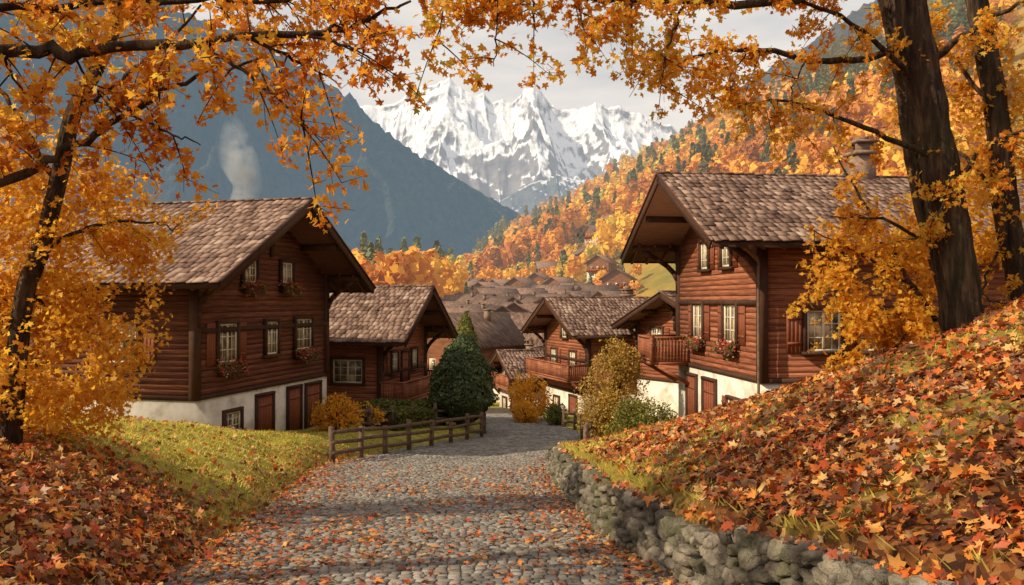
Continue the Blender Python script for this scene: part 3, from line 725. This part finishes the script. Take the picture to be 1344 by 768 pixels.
tree('maple_tree',[
 ([(7.55,13,g1-.5),S(1264,430,13),S(1255,350,13),S(1238,240,13),S(1215,120,13),S(1195,0,13),S(1178,-160,13)],.32,.23,0),
 ([S(1262,440,13.2),S(1228,330,13.3),S(1200,210,13.3),S(1185,100,13.3),S(1165,0,13.2),S(1140,-110,13)],.14,.10,0),
 ([S(1185,-90,13),S(1050,-5,12),S(900,2,11),S(760,-6,10),S(650,-6,9.5),S(590,-20,9)],.08,.012,.85),
 ([S(1195,60,13),S(1090,80,12.5),S(985,62,12),S(900,76,11.5),S(860,92,11)],.06,.01,.9),
 ([S(1180,-130,13),S(1000,-75,11.5),S(800,-75,10.5),S(640,-85,10),S(580,-95,9.6)],.12,.02,.8),
 ([S(900,6,11),S(878,60,10.6),S(866,120,10.5)],.02,.006,1.1),
 ([S(650,-2,9.5),S(652,45,9.4),S(648,88,9.3)],.015,.005,1.1),
 ([S(760,0,10),S(765,35,9.8),S(772,68,9.7)],.015,.005,1.0),
 ([S(700,0,10),S(700,22,9.8),S(705,42,9.7)],.015,.005,.9),
 ([S(830,0,10.5),S(825,30,10.3),S(820,60,10.2)],.015,.005,1.0),
 ([S(590,-20,9),S(580,20,9),S(575,58,9)],.012,.004,1.1),
 ([S(985,62,12),S(960,100,11.8),S(945,150,11.6)],.015,.005,1.1),
 ([S(1060,75,12.3),S(1040,120,12),S(1050,170,12)],.015,.005,1.0),
 ([S(1232,210,13),S(1130,165,12.6),S(1040,135,12.3),S(965,140,12)],.05,.01,.6),
 ([S(1210,110,13),S(1120,30,12.3),S(1010,-10,12)],.05,.02,1.0),
 ([S(1250,330,13),S(1160,290,12.8),S(1090,285,12.8)],.035,.01,.8),
 ([S(1255,200,12.8),S(1240,260,12.6),S(1215,310,12.6)],.02,.006,1.2),
 ([S(1210,90,13),S(1290,30,12.4),S(1370,-10,12)],.07,.02,1.0),
 ([S(1240,250,13),S(1300,190,12.6),S(1370,160,12.5)],.05,.02,.8),
 ],M_ora,1.1,.106,base=.10)
crown=blob_pts([S(1125,300,14.5)+(.7,.7,.4,900),S(1120,360,14.5)+(.8,.8,.5,1300),S(1160,420,14.3)+(.9,.8,.7,2600),S(1200,330,14.8)+(.7,.8,1.0,1900),S(1310,260,14.5)+(1.0,.9,1.6,3800),S(1330,120,14.5)+(1.2,.9,1.5,3200),S(1225,455,14)+(.9,.6,.45,2000)],.50,2.1)
tree('yellow_beech_tree',[
 ([(9.2,14.2,g(9.2,14.2)-.3),S(1325,300,14.2),S(1310,150,14.2),S(1285,0,14.2),S(1270,-120,14.2)],.22,.14,0),
 ([(7.9,14.3,g(7.9,14.3)-.2),S(1215,400,14.4),S(1170,330,14.5),S(1130,260,14.5),S(1095,190,14.5)],.06,.012,.9),
 ([S(1215,400,14.4),S(1150,420,14.3),S(1085,435,14.2)],.03,.008,1.2),
 ([S(1205,380,14.4),S(1140,340,14.4),S(1055,300,14.4)],.03,.008,1.1),
 ([S(1180,345,14.4),S(1110,380,14.4),S(1060,390,14.3)],.02,.006,1.1),
 ([S(1215,400,14.4),S(1180,450,14),S(1130,475,13.8)],.02,.006,1.1),
 ([S(1320,260,14.2),S(1260,200,14.4),S(1180,160,14.6)],.05,.015,.7),
 ([S(1310,150,14.2),S(1240,60,14.4),S(1160,10,14.6)],.05,.015,.9),
 ([S(1320,300,14.2),S(1290,380,13.9),S(1320,400,13.6)],.03,.01,.9),
 ],M_yel,1.0,.115,extra=crown,base=-.03)

# ------------------------------------------------------------------ distant forest
def tmpl_decid(n,seed):
    r=np.random.default_rng(seed);cs=np.array([[r.normal()*.15,r.normal()*.15,.3+.5*r.random()] for _ in range(7)])
    k=r.integers(0,7,n);d=nrm(r.normal(size=(n,3)));P=cs[k]+d*np.array([.2,.2,.2])*(.7+.3*r.random((n,1)))
    P[:,:2]*=(1.2-.65*np.clip(P[:,2:3],0,1))
    return P,d
def forest(name,xs,ys,hs,mat,nq,kind,wr):
    allV=[];tint=[];order=rng.permutation(len(xs))
    T=[]
    for sd in range(6):
        if kind=='d': P,d=tmpl_decid(nq,sd)
        else:
            r=np.random.default_rng(sd);u=r.random(nq)**1.3;th=r.random(nq)*6.28;rr=.24*(1-u)*(.55+.45*r.random(nq))*(1+.25*np.sin(u*40))+.01
            P=np.stack([rr*np.cos(th),rr*np.sin(th),.06+u*.94],-1);d=np.stack([np.cos(th),np.sin(th),.6+0*th],-1)
        T.append((P,nrm(d)))
    for c_,(P,d) in enumerate(T):
        ii=order[c_::6];n=len(ii)
        if n==0: continue
        a=rng.random(n)*6.28;h=hs[ii];ca,sa=np.cos(a)[:,None],np.sin(a)[:,None];w=h*wr
        X=P[None,:,0]*ca-P[None,:,1]*sa;Y=P[None,:,0]*sa+P[None,:,1]*ca
        C=np.stack([X*w[:,None]+xs[ii][:,None],Y*w[:,None]+ys[ii][:,None],P[None,:,2]*h[:,None]+H(xs[ii],ys[ii])[:,None]-.3],-1)
        D=np.stack([d[None,:,0]*ca-d[None,:,1]*sa,d[None,:,0]*sa+d[None,:,1]*ca,np.broadcast_to(d[None,:,2],X.shape)],-1)
        C=C.reshape(-1,3);D=D.reshape(-1,3);m=len(C)
        Nn=nrm(D+rng.normal(size=(m,3))*.3);Tt=nrm(np.cross(Nn,rng.normal(size=(m,3))));B=np.cross(Nn,Tt)
        sz=np.repeat(h,len(P))*(.10 if kind=='d' else .07)*(150/nq)**.4*(.7+.6*rng.random(m))
        qd=np.array([[-1,-.8],[1,-1],[.8,1],[-1,.9]])*.5
        V=C[:,None]+sz[:,None,None]*(qd[None,:,0:1]*Tt[:,None]+qd[None,:,1:2]*B[:,None])
        allV.append(V.reshape(-1,3))
        tt=np.clip(.16+rng.random(n)*.7+.6*(fbm(xs[ii]*.01,ys[ii]*.01,2,2)-.45),0,1)
        tint.append(np.repeat(np.clip(np.repeat(tt,len(P))+rng.normal(size=m)*.07,0,1),4))
    V=np.concatenate(allV);return mesh_np(name,V,np.arange(len(V)).reshape(-1,4),mat,tint=np.concatenate(tint))
def place(n,ymin,ymax,bmin,bmax,cond):
    y=np.sqrt(rng.uniform(ymin**2,ymax**2,n));b=rng.uniform(bmin,bmax,n);x=b*y
    k=cond(x,y);return x[k],y[k]
wv=lambda y:np.interp(y,[0,120,200,300,350,500,800],[140,100,72,44,36,16,0])
hillq=lambda x,y:x+.09*y-wv(y)
meadow=lambda x,y:(((x-46)/20)**2+((y-395)/45)**2<1)|(((x-75)/12)**2+((y-300)/25)**2<1)
hs=lambda x:12+8*rng.random(len(x))
hp=np.array([(b*d,d) for b,d in HP])
def clear(x,y): return (np.min((x[:,None]-hp[None,:,0])**2+(y[:,None]-hp[None,:,1])**2,axis=1)>65)
x,y=place(2600,200,560,-.09,.62,lambda x,y:(hillq(x,y)>np.interp(y,[200,400,560],[26,26,6]))&~meadow(x,y)&clear(x,y))
con=(fbm(x*.012,y*.012,21,3)>.62)|(rng.random(len(x))<.10)
forest('autumn_forest',x[~con],y[~con],hs(x[~con]),M_for,190,'d',.85)
forest('conifer_forest',x[con],y[con],hs(x[con])*1.3,M_con,150,'c',1.0)
x,y=place(5200,560,1500,-.10,.58,lambda x,y:hillq(x,y)>0)
con=(fbm(x*.008,y*.008,21,3)>.60)|(rng.random(len(x))<.10)
forest('autumn_forest',x[~con],y[~con],hs(x[~con])*1.25,M_for,75,'d',.95)
forest('conifer_forest',x[con],y[con],hs(x[con])*1.45,M_con,75,'c',1.0)
x,y=place(1100,190,800,-.28,-.075,lambda x,y:clear(x,y))
con=rng.random(len(x))<.15
forest('autumn_forest',x[~con],y[~con],hs(x[~con]),M_for,150,'d',.9)
forest('conifer_forest',x[con],y[con],hs(x[con])*1.3,M_con,120,'c',1.0)
x,y=place(620,75,520,-.085,.16,lambda x,y:clear(x,y)&~meadow(x,y))
con=rng.random(len(x))<.18
hv=np.where(y>300,8+6*rng.random(len(y)),3.5+4.2*rng.random(len(y)))
forest('village_autumn_trees',x[~con],y[~con],hv[~con],M_for,200,'d',.9)
forest('village_conifers',x[con],y[con],hv[con]*1.3,M_con,160,'c',.9)
x,y=place(190,400,560,-.06,.09,lambda x,y:clear(x,y)&~meadow(x,y))
forest('golden_tree_belt',x,y,16+9*rng.random(len(x)),M_for,190,'d',.7)

# ------------------------------------------------------------------ mountains
def mountain(name,sky,dr,mat,nu=420,nv=170,slope=1.5,amp=.16,fx=1/420.,fy=1/900.,zb=-60,jag=.02,sharp=5,warp=500,off=0,pw=1.12):
    px=np.array([p[0] for p in sky],float);pyy=np.array([p[1] for p in sky],float)
    u=np.linspace(px[0],px[-1],nu);el=(395-np.interp(u,px,pyy))/FX
    d=dr(u) ;zr=el*d;xx=(u-672)/FX*d
    v=np.linspace(0,1.35,nv)[:,None]
    prof=np.where(v<=1,v**pw,1-(v-1)*1.6)
    run=np.maximum(zr,120)*slope
    Yy=d[None]-(1-v)*run[None];Xx=np.broadcast_to(xx[None],Yy.shape)+0*Yy
    wx=Xx+(fbm(Xx*fx*.6+off,Yy*fy*.6,5,3)-.5)*warp+off
    rg=ridged(wx*fx,Yy*fy+(fbm(Xx*fx,Yy*fy,8,2)-.5)*.8,sharp)-.42
    env=np.sin(np.pi*np.clip(v/1.0,0,1))**.6*(v<=1)
    Zz=zb+(zr[None]-zb)*prof+rg*amp*zr[None]*env*1.6
    Zz+=jag*zr[None]*(ridged(Xx*fx*6,Yy*fx*5+3,4)-.4)*np.clip(v*1.5,0,1)
    i=np.arange(nv-1)[:,None]*nu;j=np.arange(nu-1)[None]
    F=np.stack([i+j,i+j+1,i+nu+j+1,i+nu+j],-1).reshape(-1,4)
    return mesh_np(name,np.stack([Xx,Yy,Zz],-1).reshape(-1,3),F,mat,smooth=False)
def mtn_mat(name,low,high,hz,col,snow=None,sc=.01,bd=25):
    m,nt,bs,out=setup(name);tc=nn(nt,'ShaderNodeTexCoord');ob=tc.outputs['Object']
    r=ramp(nt,[(.35,low),(.65,high)]);nt.links.new(noise(nt,ob,sc,8,.75),r.inputs[0]);c=r.outputs[0]
    if snow:
        g_=nn(nt,'ShaderNodeNewGeometry');s1=nn(nt,'ShaderNodeSeparateXYZ');nt.links.new(g_.outputs['Normal'],s1.inputs[0])
        s2=nn(nt,'ShaderNodeSeparateXYZ');nt.links.new(g_.outputs['Position'],s2.inputs[0])
        n1=noise(nt,ob,.006,8,.72)
        hgt=mth(nt,'MULTIPLY',mth(nt,'SUBTRACT',s2.outputs[2],snow),1/450.)
        f=mth(nt,'ADD',mth(nt,'MULTIPLY',mth(nt,'SUBTRACT',s1.outputs[2],.59),6.0),mth(nt,'MULTIPLY',mth(nt,'SUBTRACT',n1,.5),4.0))
        f=mth(nt,'ADD',f,mth(nt,'MINIMUM',hgt,1.3))
        f=mth(nt,'MULTIPLY',f,1.2,clamp=True)
        c=mixc(nt,f,c,(.88,.87,.87))
    nt.links.new(c,bs.inputs['Base Color']);bs.inputs['Roughness'].default_value=.95;bs.inputs['Specular IOR Level'].default_value=.05
    bump(nt,bs,noise(nt,ob,sc*2,8,.75),.8,bd)
    e=nn(nt,'ShaderNodeEmission');e.inputs[0].default_value=(*col,1)  # haze painted into the mountain as an even emission share
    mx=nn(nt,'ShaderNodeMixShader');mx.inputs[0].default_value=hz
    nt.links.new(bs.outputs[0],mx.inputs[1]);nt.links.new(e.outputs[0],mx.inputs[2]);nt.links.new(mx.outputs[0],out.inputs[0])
    return m
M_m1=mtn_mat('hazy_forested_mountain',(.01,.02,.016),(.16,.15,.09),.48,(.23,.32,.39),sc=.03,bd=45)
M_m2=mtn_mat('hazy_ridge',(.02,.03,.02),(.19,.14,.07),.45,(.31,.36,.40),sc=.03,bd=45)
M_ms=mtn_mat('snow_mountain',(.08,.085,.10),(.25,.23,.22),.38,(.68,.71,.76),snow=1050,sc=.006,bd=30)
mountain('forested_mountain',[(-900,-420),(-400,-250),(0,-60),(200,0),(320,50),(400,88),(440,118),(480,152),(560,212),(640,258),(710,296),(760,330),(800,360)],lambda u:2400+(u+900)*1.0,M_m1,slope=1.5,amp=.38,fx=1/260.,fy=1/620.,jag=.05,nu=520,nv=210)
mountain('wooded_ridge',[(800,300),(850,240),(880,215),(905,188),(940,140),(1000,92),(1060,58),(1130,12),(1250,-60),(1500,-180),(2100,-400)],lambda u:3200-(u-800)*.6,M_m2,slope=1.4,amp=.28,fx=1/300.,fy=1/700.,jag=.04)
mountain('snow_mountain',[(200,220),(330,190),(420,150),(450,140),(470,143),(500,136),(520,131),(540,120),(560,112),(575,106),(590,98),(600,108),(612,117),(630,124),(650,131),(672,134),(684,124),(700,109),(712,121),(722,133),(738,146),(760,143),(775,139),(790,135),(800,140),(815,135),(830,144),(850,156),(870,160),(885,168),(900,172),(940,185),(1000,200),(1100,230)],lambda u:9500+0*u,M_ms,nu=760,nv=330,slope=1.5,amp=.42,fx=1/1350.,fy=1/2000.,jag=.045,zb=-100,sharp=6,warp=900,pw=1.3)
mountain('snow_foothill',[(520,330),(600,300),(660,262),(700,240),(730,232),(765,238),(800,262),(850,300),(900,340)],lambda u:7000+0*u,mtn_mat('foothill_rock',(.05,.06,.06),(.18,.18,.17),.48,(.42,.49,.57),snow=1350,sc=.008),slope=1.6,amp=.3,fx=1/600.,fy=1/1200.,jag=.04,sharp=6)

# ------------------------------------------------------------------ smoke
m=bpy.data.materials.new('smoke');m.use_nodes=True;nt=m.node_tree;nt.nodes.clear()
try: m.cycles.volume_step_rate=3.0
except Exception as e: print(e)
out=nn(nt,'ShaderNodeOutputMaterial');vol=nn(nt,'ShaderNodeVolumePrincipled');vol.inputs['Color'].default_value=(.93,.95,.97,1)
tc=nn(nt,'ShaderNodeTexCoord');sx=nn(nt,'ShaderNodeSeparateXYZ');nt.links.new(tc.outputs['Generated'],sx.inputs[0])
n_=noise(nt,tc.outputs['Object'],1.3,3,.6)
cx=mth(nt,'SUBTRACT',1.0,mth(nt,'MULTIPLY',mth(nt,'ABSOLUTE',mth(nt,'SUBTRACT',sx.outputs[0],.5)),2.0))
dn=mth(nt,'MULTIPLY',mth(nt,'MAXIMUM',mth(nt,'SUBTRACT',n_,.36),0.0),mth(nt,'MAXIMUM',mth(nt,'SUBTRACT',1.0,sx.outputs[2]),0.0))
nt.links.new(mth(nt,'MULTIPLY',mth(nt,'MULTIPLY',dn,cx),12.0),vol.inputs['Density']);nt.links.new(vol.outputs[0],out.inputs['Volume'])
t=Tubes();t.add(resample([(-13.4,40,3.5),(-13.7,40,4.6),(-13.2,40,5.8),(-13.8,40,7.4),(-14.1,40,9.6)],14),np.concatenate([np.linspace(.25,.95,10),[.9,.75,.5,.05]]),14,.1)
t.build('smoke_plume',m)

# ------------------------------------------------------------------ light, sky, camera
sd=np.array([-.90,-.36,0.]);sd/=np.linalg.norm(sd);EL=math.radians(34)
sv=Vector((sd[0]*math.cos(EL),sd[1]*math.cos(EL),math.sin(EL)))
L=bpy.data.lights.new('sun','SUN');L.energy=5.0;L.angle=math.radians(.6);L.color=(1,.87,.64)
so=bpy.data.objects.new('sun',L);so.rotation_euler=sv.to_track_quat('Z','Y').to_euler();link(so)
w=bpy.data.worlds.new('World');bpy.context.scene.world=w;w.use_nodes=True;nt=w.node_tree
bg=nt.nodes['Background'];sky=nn(nt,'ShaderNodeTexSky',sky_type='NISHITA',sun_disc=False)
sky.sun_elevation=EL;sky.sun_rotation=math.atan2(sv.x,sv.y)%(2*math.pi);sky.dust_density=4;sky.air_density=1.2
tc=nn(nt,'ShaderNodeTexCoord');mp=nn(nt,'ShaderNodeMapping');mp.inputs['Scale'].default_value=(1,1,3.5);nt.links.new(tc.outputs['Generated'],mp.inputs[0])
cf=mth(nt,'MULTIPLY',mth(nt,'SUBTRACT',noise(nt,mp.outputs[0],2.2,5,.55),.20),2.5,clamp=True)
c=mixc(nt,mth(nt,'MULTIPLY',cf,.88),sky.outputs[0],(8.0,7.4,6.7))
nt.links.new(c,bg.inputs[0]);bg.inputs[1].default_value=.12
cam=bpy.data.cameras.new('camera');cam.lens=28.125;cam.sensor_width=36;cam.clip_end=40000;cam.clip_start=.05
co=bpy.data.objects.new('camera',cam);co.location=(0,0,0);co.rotation_euler=(math.radians(90+.6),0,0);link(co)
bpy.context.scene.camera=co
sc=bpy.context.scene;sc.view_settings.view_transform='Standard';sc.view_settings.look='None';sc.view_settings.exposure=0
print('verts',sum(len(o.data.vertices) for o in bpy.data.objects if o.type=='MESH'))
